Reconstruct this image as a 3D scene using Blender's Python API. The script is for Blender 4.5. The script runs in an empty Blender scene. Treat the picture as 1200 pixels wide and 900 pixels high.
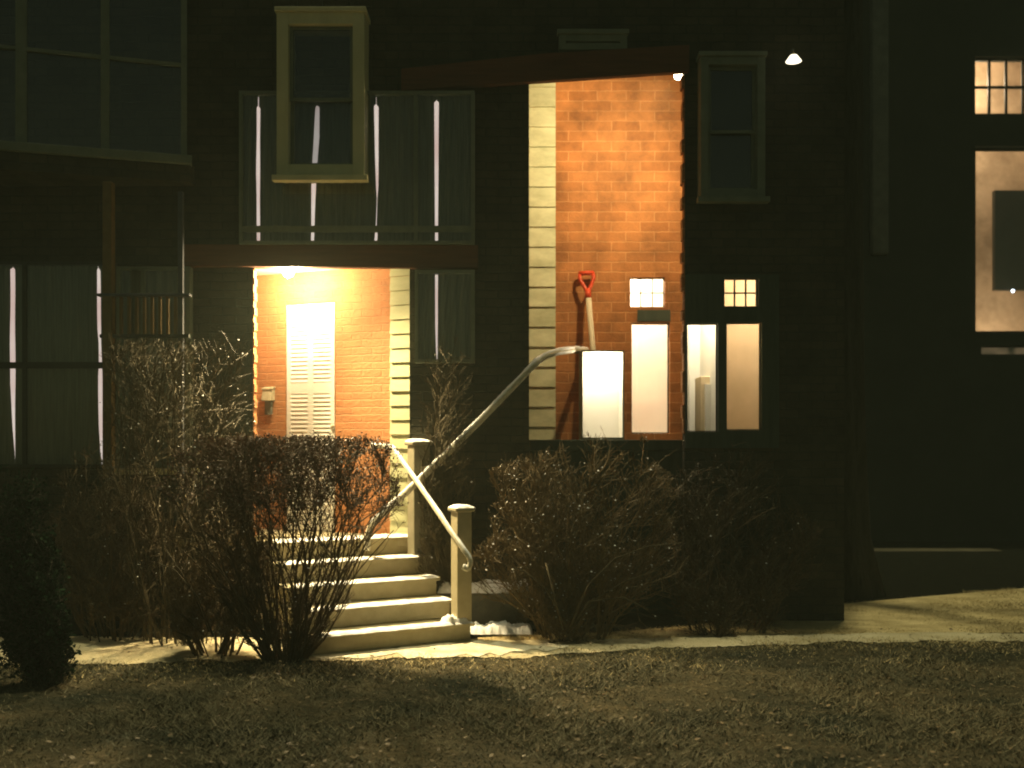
import bpy, math, random
import numpy as np
from mathutils import Vector
random.seed(7)
rng = np.random.default_rng(7)
R = math.radians
sc = bpy.context.scene
COL = sc.collection
F, HZ, EYE = 1200.0, 515.0, 1.6          # focal length in photo pixels, horizon row, eye height

def P(px, py, Y):                         # a point of the place seen at a photo pixel, at depth Y
    return Vector(((px-600)*Y/F, Y, EYE-(py-HZ)*Y/F))
def XX(px, Y): return (px-600)*Y/F
def ZZ(py, Y): return EYE-(py-HZ)*Y/F
def GY(py): return F*EYE/(py-HZ)          # depth of the ground at a row

# ------------------------------------------------------------------ materials
class NT:
    def __init__(s, name):
        m = bpy.data.materials.new(name); m.use_nodes = True
        s.m = m; s.t = m.node_tree; s.n = s.t.nodes; s.l = s.t.links
        s.b = s.n['Principled BSDF']; s.out = s.n['Material Output']
    def new(s, typ, **kw):
        n = s.n.new(typ)
        for k, v in kw.items(): setattr(n, k, v)
        return n
    def link(s, a, b): s.l.new(a, b)

def noisy(name, c1, c2, scale=8, rough=.8, bump=.2, detail=6, bscale=None, spec=.3, stretch=(1,1,1), dist=.01):
    k = NT(name)
    tc = k.new('ShaderNodeTexCoord'); mp = k.new('ShaderNodeMapping'); mp.inputs['Scale'].default_value = stretch
    k.link(tc.outputs['Object'], mp.inputs['Vector'])
    nz = k.new('ShaderNodeTexNoise'); nz.inputs['Scale'].default_value = scale; nz.inputs['Detail'].default_value = detail
    nz.inputs['Roughness'].default_value = .65
    k.link(mp.outputs[0], nz.inputs['Vector'])
    cr = k.new('ShaderNodeValToRGB'); e = cr.color_ramp.elements
    e[0].position = .32; e[1].position = .68
    e[0].color = (*c1, 1); e[1].color = (*c2, 1)
    k.link(nz.outputs['Fac'], cr.inputs[0]); k.link(cr.outputs[0], k.b.inputs['Base Color'])
    k.b.inputs['Roughness'].default_value = rough; k.b.inputs['Specular IOR Level'].default_value = spec
    if bump:
        n2 = k.new('ShaderNodeTexNoise'); n2.inputs['Scale'].default_value = bscale or scale*4; n2.inputs['Detail'].default_value = 5
        k.link(mp.outputs[0], n2.inputs['Vector'])
        bp = k.new('ShaderNodeBump'); bp.inputs['Strength'].default_value = bump; bp.inputs['Distance'].default_value = dist
        k.link(n2.outputs['Fac'], bp.inputs['Height']); k.link(bp.outputs[0], k.b.inputs['Normal'])
    return k.m

def brickmat(name, c1, c2, mortar, h=.075, w=.22, yaw=0., stain_shade=.35, msize=.008, contrast=1.):
    k = NT(name)
    tc = k.new('ShaderNodeTexCoord')
    vr = k.new('ShaderNodeVectorRotate', rotation_type='Z_AXIS'); vr.inputs['Angle'].default_value = yaw
    k.link(tc.outputs['Object'], vr.inputs['Vector'])
    sp = k.new('ShaderNodeSeparateXYZ'); k.link(vr.outputs[0], sp.inputs[0])
    cb = k.new('ShaderNodeCombineXYZ'); k.link(sp.outputs['X'], cb.inputs['X']); k.link(sp.outputs['Z'], cb.inputs['Y'])
    wob = k.new('ShaderNodeTexNoise'); wob.inputs['Scale'].default_value = 9; wob.inputs['Detail'].default_value = 3
    k.link(tc.outputs['Object'], wob.inputs['Vector'])
    wm = k.new('ShaderNodeVectorMath', operation='SCALE'); wm.inputs['Scale'].default_value = .018
    k.link(wob.outputs['Color'], wm.inputs[0])
    wa = k.new('ShaderNodeVectorMath', operation='ADD'); k.link(cb.outputs[0], wa.inputs[0]); k.link(wm.outputs[0], wa.inputs[1])
    br = k.new('ShaderNodeTexBrick'); br.inputs['Scale'].default_value = 1
    br.inputs['Brick Width'].default_value = w; br.inputs['Row Height'].default_value = h
    br.inputs['Mortar Size'].default_value = msize; br.inputs['Mortar Smooth'].default_value = .6; br.inputs['Bias'].default_value = 0
    br.inputs['Color1'].default_value = (*c1, 1); br.inputs['Color2'].default_value = (*c2, 1); br.inputs['Mortar'].default_value = (*mortar, 1)
    k.link(wa.outputs[0], br.inputs['Vector'])
    st = k.new('ShaderNodeTexNoise'); st.inputs['Scale'].default_value = 2.6; st.inputs['Detail'].default_value = 7; st.inputs['Roughness'].default_value = .7
    k.link(tc.outputs['Object'], st.inputs['Vector'])
    cr = k.new('ShaderNodeValToRGB'); e = cr.color_ramp.elements
    e[0].position = .3; e[0].color = (1-stain_shade,)*3+(1,); e[1].position = .66; e[1].color = (1.12, 1.1, 1.06, 1)
    k.link(st.outputs['Fac'], cr.inputs[0])
    mx = k.new('ShaderNodeMix', data_type='RGBA', blend_type='MULTIPLY'); mx.inputs['Factor'].default_value = 1
    k.link(br.outputs['Color'], mx.inputs[6]); k.link(cr.outputs[0], mx.inputs[7])
    k.link(mx.outputs[2], k.b.inputs['Base Color'])
    k.b.inputs['Roughness'].default_value = .75; k.b.inputs['Specular IOR Level'].default_value = .25
    fine = k.new('ShaderNodeTexNoise'); fine.inputs['Scale'].default_value = 40; fine.inputs['Detail'].default_value = 4
    k.link(tc.outputs['Object'], fine.inputs['Vector'])
    ma = k.new('ShaderNodeMath', operation='MULTIPLY_ADD'); ma.inputs[1].default_value = -1.2
    k.link(br.outputs['Fac'], ma.inputs[0]); k.link(fine.outputs['Fac'], ma.inputs[2])
    bp = k.new('ShaderNodeBump'); bp.inputs['Strength'].default_value = .55*contrast; bp.inputs['Distance'].default_value = .012
    k.link(ma.outputs[0], bp.inputs['Height']); k.link(bp.outputs[0], k.b.inputs['Normal'])
    return k.m

def emit(name, col, s):
    k = NT(name); k.b.inputs['Base Color'].default_value = (*[min(1, c) for c in col], 1)
    k.b.inputs['Emission Color'].default_value = (*col, 1); k.b.inputs['Emission Strength'].default_value = s
    return k.m
def emit_noise(name, c1, c2, s, scale=3):
    k = NT(name)
    tc = k.new('ShaderNodeTexCoord')
    nz = k.new('ShaderNodeTexNoise'); nz.inputs['Scale'].default_value = scale; nz.inputs['Detail'].default_value = 4
    k.link(tc.outputs['Object'], nz.inputs['Vector'])
    cr = k.new('ShaderNodeValToRGB'); e = cr.color_ramp.elements
    e[0].position = .35; e[1].position = .65; e[0].color = (*c1, 1); e[1].color = (*c2, 1)
    k.link(nz.outputs['Fac'], cr.inputs[0]); k.link(cr.outputs[0], k.b.inputs['Emission Color'])
    k.b.inputs['Emission Strength'].default_value = s; k.b.inputs['Base Color'].default_value = (*c2, 1)
    return k.m
def glassmat(name, tint=(.9, .93, .92), fac=.08, rough=.02):
    k = NT(name)
    k.n.remove(k.b)
    tr = k.new('ShaderNodeBsdfTransparent'); tr.inputs[0].default_value = (*tint, 1)
    gl = k.new('ShaderNodeBsdfGlossy'); gl.inputs['Roughness'].default_value = rough
    ms = k.new('ShaderNodeMixShader'); ms.inputs[0].default_value = fac
    k.link(tr.outputs[0], ms.inputs[1]); k.link(gl.outputs[0], ms.inputs[2]); k.link(ms.outputs[0], k.out.inputs[0])
    return k.m

YAW1 = math.atan(.4353)
M = {}
M['wall'] = brickmat('dark_brick', (.042, .040, .025), (.060, .052, .031), (.034, .036, .024), .075, .22, stain_shade=.5)
M['wallgreen'] = noisy('dark_green_boards', (.035, .050, .036), (.055, .072, .052), 3, .7, .15, stretch=(6, 6, .6))
M['brick1'] = brickmat('orange_brick', (.46, .205, .085), (.42, .182, .074), (.46, .225, .10), .068, .21, yaw=YAW1, stain_shade=.16, msize=.006)
M['brick2'] = brickmat('tall_orange_brick', (.47, .20, .066), (.37, .148, .046), (.54, .27, .11), .105, .30, stain_shade=.55, msize=.008, contrast=.8)  # strong blotches: soot stains plus branch shadows put into the brick colour
M['clap'] = noisy('cream_clapboard', (.43, .44, .25), (.53, .53, .32), 5, .6, .12, stretch=(1, 1, 4))
M['clap2'] = noisy('stained_clapboard', (.40, .43, .27), (.62, .65, .44), 4, .6, .15, stretch=(1, 1, 2))
M['doorw'] = noisy('white_door_paint', (.76, .75, .68), (.82, .81, .74), 5, .4, .05)
M['white'] = noisy('white_ceiling_paint', (.74, .72, .66), (.80, .78, .72), 4, .6, .05)
M['room'] = noisy('room_paint', (.74, .72, .66), (.80, .78, .72), 2, .7, .03)
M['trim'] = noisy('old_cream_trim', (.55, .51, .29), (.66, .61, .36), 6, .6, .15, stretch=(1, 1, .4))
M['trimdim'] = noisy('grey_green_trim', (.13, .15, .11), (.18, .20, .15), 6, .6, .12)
M['beam'] = noisy('red_brown_beam', (.085, .032, .014), (.13, .05, .021), 4, .7, .2, stretch=(.5, 4, 6))
M['darkframe'] = noisy('dark_window_frame', (.025, .028, .022), (.04, .042, .034), 5, .6, .1)
M['curtain'] = noisy('charcoal_curtain', (.11, .115, .085), (.19, .195, .15), 6, .95, .1, stretch=(14, 1, .4))
M['glass'] = glassmat('window_glass')
M['glassdark'] = glassmat('dark_window_glass', (.55, .60, .62), .10)
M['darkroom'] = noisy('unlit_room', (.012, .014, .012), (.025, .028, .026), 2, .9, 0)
M['slit'] = emit_noise('lit_room_behind_curtains', (.78, .54, .50), (.98, .84, .77), .80, 2)
M['snow'] = noisy('snow', (.80, .81, .82), (.88, .88, .88), 30, .6, .6, bscale=90, dist=.006)
M['tread'] = noisy('frosted_tread', (.66, .64, .54), (.78, .76, .68), 9, .6, .2)
M['step'] = noisy('painted_step', (.34, .30, .18), (.44, .39, .25), 7, .6, .15)
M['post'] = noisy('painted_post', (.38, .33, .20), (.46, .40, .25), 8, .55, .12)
M['rail'] = noisy('worn_rail', (.42, .38, .26), (.60, .56, .42), 25, .6, .3)
M['bark'] = noisy('dark_bark', (.020, .019, .012), (.045, .042, .028), 5, .95, .9, stretch=(3, 3, .5), bscale=9, dist=.04)
M['moss'] = noisy('mossy_bark', (.007, .017, .008), (.014, .032, .015), 5, .95, .8, stretch=(3, 3, .6), bscale=9, dist=.04)
M['twig'] = noisy('bare_twigs', (.05, .034, .016), (.115, .078, .036), 9, .8, 0)
M['twigpale'] = noisy('dry_twigs', (.048, .036, .016), (.10, .075, .034), 9, .8, 0)
M['twigwarm'] = noisy('warm_twigs', (.085, .058, .024), (.18, .122, .052), 9, .7, 0)
M['leaf'] = noisy('dry_leaves', (.06, .030, .014), (.14, .07, .03), 14, .6, 0)
M['leafgreen'] = noisy('dull_leaves', (.045, .045, .02), (.11, .085, .04), 14, .5, 0)
M['shaded'] = noisy('shaded_ground', (.005, .006, .004), (.013, .012, .007), 7, .95, .6, bscale=45, dist=.03, spec=.03)  # shade in front of the houses put into the ground colour
M['metal'] = noisy('weathered_metal', (.32, .28, .18), (.5, .45, .3), 20, .45, .1)
M['red'] = noisy('red_plastic', (.55, .055, .018), (.62, .07, .022), 12, .35, .03)
M['shaft'] = noisy('pale_ash_shaft', (.55, .50, .36), (.68, .62, .46), 20, .6, .1, stretch=(1, 1, .2))
M['stone'] = noisy('grey_stone', (.10, .10, .08), (.18, .17, .13), 6, .85, .5)
M['roofing'] = noisy('roofing', (.02, .02, .02), (.04, .04, .035), 8, .9, .3)
M['lamp'] = emit('lit_globe', (1., .78, .42), 26)
M['lampw'] = emit('lit_white_globe', (1., .84, .55), 22)
M['lampdim'] = emit('lit_shade', (1., .9, .66), 2.2)
M['tanroom'] = noisy('tan_room_paint', (.50, .40, .25), (.62, .50, .33), 2, .8, .03)
M['tanshadow'] = noisy('shadowed_tan_paint', (.30, .225, .15), (.66, .52, .37), 1.6, .8, .03, detail=5)  # dark mottling paints branch shadows into the room colour
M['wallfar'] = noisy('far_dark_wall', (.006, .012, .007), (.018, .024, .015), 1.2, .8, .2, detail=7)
M['evergreen'] = noisy('evergreen_leaves', (.005, .014, .006), (.011, .028, .011), 9, 1, 0, spec=.05)
M['screen'] = noisy('dark_board', (.016, .018, .014), (.025, .026, .020), 4, .4, 0)
M['ind'] = emit('indicator', (.75, .85, 1.), 9)
M['duct'] = noisy('grey_downspout', (.10, .10, .085), (.16, .16, .135), 5, .5, .1)
M['warmlit'] = noisy('warm_lit_paint', (.12, .075, .022), (.17, .11, .036), 9, .6, .15)  # warm light on the railing put into its colour
M['blueg'] = noisy('blue_grey_paint', (.045, .05, .06), (.07, .075, .085), 9, .6, .1)

M['dimblind'] = emit_noise('dim_blind', (.01, .012, .008), (.30, .20, .11), .5, 4)
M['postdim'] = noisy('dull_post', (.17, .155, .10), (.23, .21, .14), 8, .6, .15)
def lawnmat():
    k = NT('winter_lawn')
    tc = k.new('ShaderNodeTexCoord')
    n1 = k.new('ShaderNodeTexNoise'); n1.inputs['Scale'].default_value = 1.3; n1.inputs['Detail'].default_value = 8; n1.inputs['Roughness'].default_value = .7
    n2 = k.new('ShaderNodeTexNoise'); n2.inputs['Scale'].default_value = 26; n2.inputs['Detail'].default_value = 6; n2.inputs['Roughness'].default_value = .75
    mp = k.new('ShaderNodeMapping'); mp.inputs['Scale'].default_value = (.7, 1, 1)
    k.link(tc.outputs['Object'], mp.inputs['Vector']); k.link(mp.outputs[0], n1.inputs['Vector']); k.link(mp.outputs[0], n2.inputs['Vector'])
    c1 = k.new('ShaderNodeValToRGB'); e = c1.color_ramp.elements
    e[0].position = .36; e[0].color = (.026, .031, .020, 1); e[1].position = .62; e[1].color = (.115, .096, .055, 1)
    k.link(n1.outputs['Fac'], c1.inputs[0])
    c2 = k.new('ShaderNodeValToRGB'); e = c2.color_ramp.elements
    e[0].position = .3; e[0].color = (.35, .37, .36, 1); e[1].position = .7; e[1].color = (1.35, 1.28, 1.2, 1)
    k.link(n2.outputs['Fac'], c2.inputs[0])
    mx = k.new('ShaderNodeMix', data_type='RGBA', blend_type='MULTIPLY'); mx.inputs['Factor'].default_value = 1
    k.link(c1.outputs[0], mx.inputs[6]); k.link(c2.outputs[0], mx.inputs[7]); k.link(mx.outputs[2], k.b.inputs['Base Color'])
    k.b.inputs['Roughness'].default_value = .95; k.b.inputs['Specular IOR Level'].default_value = .1
    bp = k.new('ShaderNodeBump'); bp.inputs['Strength'].default_value = .9; bp.inputs['Distance'].default_value = .04
    k.link(n2.outputs['Fac'], bp.inputs['Height']); k.link(bp.outputs[0], k.b.inputs['Normal'])
    return k.m
M['lawn'] = lawnmat()
M['lit_strip'] = noisy('lit_turf', (.36, .27, .12), (.68, .54, .28), 5, .95, .8, bscale=40, dist=.03, stretch=(.6, 1.2, 1), detail=9)  # light on the strip put into a paler turf colour
M['litsnow'] = noisy('lit_thin_snow', (.44, .38, .25), (.80, .74, .58), 5, .85, .6, bscale=50, dist=.015)  # snow tone also carries the porch lamp's light
M['dirt'] = noisy('worn_dirt', (.07, .06, .035), (.16, .135, .08), 3, .9, .4)
M['path'] = noisy('snow_dusted_concrete', (.36, .30, .17), (.62, .54, .35), 2.2, .9, .5, bscale=40, dist=.02)

# ------------------------------------------------------------------ mesh building
def wloc(o):
    v = Vector((0, 0, 0))
    while o is not None: v = v + o.location; o = o.parent
    return v
class MB:
    def __init__(s): s.v = []; s.f = []; s.smooth = False
    def add(s, vs, fs):
        n = len(s.v); s.v += [tuple(a) for a in vs]; s.f += [tuple(i+n for i in f) for f in fs]
        return s
    def quad(s, a, b, c, d): return s.add([a, b, c, d], [(0, 1, 2, 3)])
    def box(s, x0, x1, y0, y1, z0, z1):
        return s.add([(x0,y0,z0),(x1,y0,z0),(x1,y1,z0),(x0,y1,z0),(x0,y0,z1),(x1,y0,z1),(x1,y1,z1),(x0,y1,z1)],
            [(0,3,2,1),(4,5,6,7),(0,1,5,4),(1,2,6,5),(2,3,7,6),(3,0,4,7)])
    def obox(s, o, u, v, w):              # corner o, edges u, v, w
        o, u, v, w = map(Vector, (o, u, v, w))
        return s.add([o, o+u, o+u+v, o+v, o+w, o+u+w, o+u+v+w, o+v+w],
            [(0,3,2,1),(4,5,6,7),(0,1,5,4),(1,2,6,5),(2,3,7,6),(3,0,4,7)])
    def prism(s, poly, y0, y1):           # polygon in XZ extruded along Y
        n = len(poly)
        return s.add([(x, y0, z) for x, z in poly]+[(x, y1, z) for x, z in poly],
            [tuple(range(n)), tuple(range(2*n-1, n-1, -1))]+[(i, i+n, (i+1) % n+n, (i+1) % n) for i in range(n)])
    def slab(s, poly, z0, z1):            # polygon in XY extruded in Z
        n = len(poly)
        return s.add([(x, y, z0) for x, y in poly]+[(x, y, z1) for x, y in poly],
            [tuple(range(n-1, -1, -1)), tuple(range(n, 2*n))]+[(i, (i+1) % n, (i+1) % n+n, i+n) for i in range(n)])
    def tube(s, pts, rad, n=8, cap=True):
        pts = [Vector(p) for p in pts]; k = len(pts)
        if not hasattr(rad, '__len__'): rad = [rad]*k
        vs = []; fs = []; up = None
        for i, p in enumerate(pts):
            t = (pts[min(i+1, k-1)]-pts[max(i-1, 0)])
            if t.length < 1e-9: t = Vector((0, 0, 1))
            t.normalize()
            if up is None: up = Vector((0, 0, 1)) if abs(t.z) < .9 else Vector((1, 0, 0))
            a = t.cross(up)
            if a.length < 1e-4: a = t.cross(Vector((.3, 1, .2)))
            a.normalize(); b = a.cross(t); up = b
            for j in range(n):
                th = 2*math.pi*j/n
                vs.append(p+a*(rad[i]*math.cos(th))+b*(rad[i]*math.sin(th)))
        for i in range(k-1):
            for j in range(n):
                fs.append((i*n+j, i*n+(j+1) % n, (i+1)*n+(j+1) % n, (i+1)*n+j))
        if cap: fs += [tuple(range(n-1, -1, -1)), tuple(range((k-1)*n, k*n))]
        s.smooth = s.smooth or n > 4
        return s.add(vs, fs)
    def lathe(s, c, prof, n=20):          # profile (r, z) round a vertical axis at c
        vs = []; fs = []; k = len(prof)
        for r, z in prof:
            for j in range(n):
                th = 2*math.pi*j/n; vs.append((c[0]+r*math.cos(th), c[1]+r*math.sin(th), c[2]+z))
        for i in range(k-1):
            for j in range(n): fs.append((i*n+j, i*n+(j+1) % n, (i+1)*n+(j+1) % n, (i+1)*n+j))
        s.smooth = True
        return s.add(vs, fs)
    def build(s, name, mat, parent=None, bevel=0, smooth=None):
        me = bpy.data.meshes.new(name)
        off = wloc(parent) if parent else Vector((0, 0, 0))
        me.from_pydata([(a[0]-off.x, a[1]-off.y, a[2]-off.z) for a in s.v], [], s.f)
        me.update()
        if s.smooth if smooth is None else smooth:
            for p in me.polygons: p.use_smooth = True
        o = bpy.data.objects.new(name, me); COL.objects.link(o)
        me.materials.append(mat)
        if parent: o.parent = parent
        if bevel:
            b = o.modifiers.new('bevel', 'BEVEL'); b.width = bevel; b.segments = 2; b.limit_method = 'ANGLE'
        return o
def tag(o, label=None, cat=None, group=None, kind=None):
    if label: o['label'] = label
    if cat: o['category'] = cat
    if group: o['group'] = group
    if kind: o['kind'] = kind
    return o
def thing(name, loc, label, cat, group=None):
    o = bpy.data.objects.new(name, None); COL.objects.link(o); o.location = loc; o.empty_display_size = .1
    return tag(o, label, cat, group)
def part(name, parent, loc, label=None):  # an empty node is avoided: parts are meshes
    raise NotImplementedError
def wall_holes(x0, x1, z0, z1, y0, y1, holes):
    mb = MB()
    xs = sorted({x0, x1} | {min(max(v, x0), x1) for h in holes for v in h[:2]})
    zs = sorted({z0, z1} | {min(max(v, z0), z1) for h in holes for v in h[2:]})
    def free(i, j):
        if i < 0 or j < 0 or i >= len(xs)-1 or j >= len(zs)-1: return False
        cx, cz = (xs[i]+xs[i+1])/2, (zs[j]+zs[j+1])/2
        return not any(h[0] < cx < h[1] and h[2] < cz < h[3] for h in holes)
    for i in range(len(xs)-1):
        for j in range(len(zs)-1):
            if not free(i, j): continue
            a, b, c, d = xs[i], xs[i+1], zs[j], zs[j+1]
            mb.quad((a,y0,c),(b,y0,c),(b,y0,d),(a,y0,d)); mb.quad((a,y1,c),(a,y1,d),(b,y1,d),(b,y1,c))
            if not free(i-1, j): mb.quad((a,y0,c),(a,y0,d),(a,y1,d),(a,y1,c))
            if not free(i+1, j): mb.quad((b,y0,c),(b,y1,c),(b,y1,d),(b,y0,d))
            if not free(i, j-1): mb.quad((a,y0,c),(a,y1,c),(b,y1,c),(b,y0,c))
            if not free(i, j+1): mb.quad((a,y0,d),(b,y0,d),(b,y1,d),(a,y1,d))
    return mb
def room_mb(x0, x1, y0, y1, z0, z1, skew=0.):  # inside faces, open at the front (y0)
    mb = MB(); a = x0+skew
    mb.quad((a,y1,z0),(x1,y1,z0),(x1,y1,z1),(a,y1,z1))
    mb.quad((x0,y0,z0),(a,y1,z0),(a,y1,z1),(x0,y0,z1))
    mb.quad((x1,y0,z0),(x1,y0,z1),(x1,y1,z1),(x1,y1,z0))
    mb.quad((x0,y0,z0),(x1,y0,z0),(x1,y1,z0),(a,y1,z0))
    mb.quad((x0,y0,z1),(a,y1,z1),(x1,y1,z1),(x1,y0,z1))
    return mb
def frame_mb(x0, x1, z0, z1, w, y0, y1, wb=None):
    wb = wb or w; mb = MB()
    mb.box(x0, x0+w, y0, y1, z0, z1); mb.box(x1-w, x1, y0, y1, z0, z1)
    mb.box(x0+w, x1-w, y0+.002, y1, z1-w, z1-.001); mb.box(x0+w, x1-w, y0+.002, y1, z0+.001, z0+wb)
    return mb
def plight(name, loc, col, power, r=.05):
    l = bpy.data.lights.new(name, 'POINT'); l.color = col; l.energy = power; l.shadow_soft_size = r
    o = bpy.data.objects.new(name, l); COL.objects.link(o); o.location = loc
    return o
def snow_pad(mb, o, u, v, lu, lv, h, seed=0, nu=60, nv=7, over=.015):
    """a lumpy pad of snow on a flat top; o corner, u/v unit directions"""
    o, u, v = Vector(o), Vector(u), Vector(v); rr = np.random.default_rng(seed)
    base = len(mb.v)
    ph = rr.uniform(0, 6, 8); 
    for j in range(nv):
        for i in range(nu):
            a, b = i/(nu-1), j/(nv-1)
            ed = min(1, min(a, 1-a)*lu/.04+.0)*min(1, 4*min(b, 1-b)+.0)
            n = .65+.14*math.sin(a*lu*21+ph[0])+.12*math.sin(a*lu*53+ph[1]+b*3)+.25*rr.random()
            z = h*max(0, ed)**.5*n
            wob = .006*math.sin(a*lu*29+ph[2])+.004*math.sin(a*lu*97+ph[3])
            q = o+u*(a*lu)+v*(b*lv-over*(1-b)+wob*(1-b))
            q.z += z-.004*(ed <= 0)
            mb.v.append(tuple(q))
    for j in range(nv-1):
        for i in range(nu-1):
            k = base+j*nu+i; mb.f.append((k, k+1, k+nu+1, k+nu))
    mb.smooth = True
    return mb

# ------------------------------------------------------------------ ground
def strip(pts_front, pts_back, z):
    n = len(pts_front); mb = MB()
    a = [(XX(x, GY(y)), GY(y), z) for x, y in pts_front]; b = [(XX(x, GY(y)), GY(y), z) for x, y in pts_back]
    mb.add(a+b, [(i, i+1, n+i+1, n+i) for i in range(n-1)])
    return mb
g = MB(); g.quad((-70,-30,0),(70,-30,0),(70,90,0),(-70,90,0))
tag(g.build('lawn', M['lawn']), kind='structure')
SHADEX = [-900,-300,88,300,430,560,640,720,800,870,940,1010,1080,1140,1200,1300,1500,1900]
SHADEY = [746,746,746,747,748,748,745,741,735,725,714,706,700,695,690,682,670,655]
shaded = MB(); bp = [(XX(x, GY(y)), GY(y)) for x, y in zip(SHADEX, SHADEY)]
n = len(bp); shaded.add([(x, y, .004) for x, y in bp]+[(bp[0][0]-6, 40, .004)]+[(bp[-1][0]+20, 40, .004)], [tuple(range(n))+(n+1, n)])
tag(shaded.build('lawn_shade', M['shaded']), kind='structure')  # dark sheet laid where the ground lies in shade
PX = [-300,88,200,300,430,520,600,700,800,900,1000,1150,1300,1700]
PFy = [786,779,778,777,775,771,768,764,760,757,754.5,753,752,750]
PBy = [748,748,748,749,752,752,751,750,747,745,743,742,741,739]
px_ = np.arange(-300, 1700, 3.0)
def ragged(ys, amp, seed):
    q = np.random.default_rng(seed); b = np.interp(px_, PX, ys)
    for k, a in ((7, 1.), (19, .7), (47, .5), (113, .35)): b = b+amp*a*np.interp(px_, np.linspace(-300, 1700, k*3), q.normal(0, 1, k*3))
    return b+q.normal(0, amp*.25, len(px_))
tag(strip(list(zip(px_, ragged(PFy, 1.1, 3))), list(zip(px_, np.minimum(ragged(PBy, .7, 4), np.interp(px_, PX, PFy)-4))), .008).build('path', M['path']), kind='structure')
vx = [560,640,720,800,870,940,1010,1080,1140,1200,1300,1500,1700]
vb = np.interp(vx, SHADEX, SHADEY); vf = np.interp(vx, PX, PBy)
tag(strip([(a, b+.4) for a, b in zip(vx, vf)], [(a, min(b, f_-.01)) for a, b, f_ in zip(vx, vb, vf)], .006).build('lit_strip', M['lit_strip']), kind='structure')  # strip coloured pale to stand for lit lawn behind the path
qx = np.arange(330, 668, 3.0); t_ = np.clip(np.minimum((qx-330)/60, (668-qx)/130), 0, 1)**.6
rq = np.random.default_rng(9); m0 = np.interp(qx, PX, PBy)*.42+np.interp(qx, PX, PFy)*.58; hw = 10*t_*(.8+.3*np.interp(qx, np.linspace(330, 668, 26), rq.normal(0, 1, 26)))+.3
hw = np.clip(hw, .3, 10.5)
tag(strip([(a, b+c_*.9+rq.normal(0, .25)) for a, b, c_ in zip(qx, m0, hw)], [(a, b-c_*.9) for a, b, c_ in zip(qx, m0, hw)], .013).build('lit_snow_patch', M['litsnow']), kind='structure')  # thin snow sheet, pale to add the lamp's glow by the steps
fp = MB(); fp.quad((4.3,14.6,.009),(7.0,14.6,.009),(7.0,15.0,.009),(4.3,15.0,.009))
tag(fp.build('far_path', M['dirt']), kind='structure')

# grass blades: one object of stuff
def grass(name, N, lit_strip, c1, c2, label):
    y = 4.3+5.9*rng.random(N)**1.35; x = (rng.random(N)-.5)*1.15*y+.05
    if lit_strip: y = 7.75+3.6*rng.random(N); x = -4.2+rng.random(N)*11; y = np.where(rng.random(N) < .5, 6.6+1.7*rng.random(N), y)
    px = 600+F*x/y; py = HZ+F*EYE/y
    front = np.interp(px, PX, PFy); back = np.interp(px, PX, PBy); shade_ = np.interp(px, SHADEX, SHADEY)
    wob = 2.5*np.sin(x*9)+2*np.sin(x*23+1)
    edge = np.exp(-np.abs(py-front+2)/np.where(py > front-2, 9., 2.5))*(.75+.5*np.sin(x*2.1)*np.sin(x*5.3+1))
    ok = (((py < back+1.5*rng.random(N)) & (py > shade_-1.2+wob*.2) & (px > 560)) | (rng.random(N) < .8*edge)) if lit_strip else (py > front+wob*.8+1-6*rng.random(N)**3)
    cl = np.sin(x*3.1+1.3*np.sin(y*2.3))+np.sin(y*4.7+1.1*np.sin(x*3.9))+.6*np.sin(x*11+y*7)
    ok &= rng.random(N) < np.clip(.60+.16*cl, .2, 1)
    x, y, cl = x[ok], y[ok], cl[ok]; n = len(x)
    h = (.010+.024*rng.random(n))*(.7 if lit_strip else 1)*(1+.35*np.clip(cl, -1, 1.5)); w = .0026+.003*rng.random(n)
    th = rng.random(n)*6.283; lean = h*(.6+2.2*rng.random(n)); lt = rng.random(n)*6.283
    dx, dy = np.cos(th)*w, np.sin(th)*w
    v = np.empty((n, 3, 3)); z0 = np.full(n, -.002)
    v[:, 0] = np.stack([x-dx, y-dy, z0], 1); v[:, 1] = np.stack([x+dx, y+dy, z0], 1)
    v[:, 2] = np.stack([x+np.cos(lt)*lean, y+np.sin(lt)*lean, h], 1)
    me = bpy.data.meshes.new(name)
    me.vertices.add(3*n); me.vertices.foreach_set('co', v.reshape(-1))
    me.loops.add(3*n); me.loops.foreach_set('vertex_index', np.arange(3*n, dtype=np.int32))
    me.polygons.add(n); me.polygons.foreach_set('loop_start', np.arange(0, 3*n, 3, dtype=np.int32))
    me.polygons.foreach_set('loop_total', np.full(n, 3, dtype=np.int32))
    me.update(calc_edges=True)
    o = bpy.data.objects.new(name, me); COL.objects.link(o)
    me.materials.append(noisy(name+'_blades', c1, c2, 1.7, .8, 0, detail=8))
    tag(o, label, 'grass', kind='stuff')
grass('grass', 150000, False, (.040, .045, .025), (.185, .155, .085), 'short dry winter grass growing on the lawn')
grass('lit_grass', 330000, True, (.26, .20, .085), (.66, .53, .27), 'grass behind and along the path, coloured pale for the light on it')  # pale blades paint the light behind the path and along its edge

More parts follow.
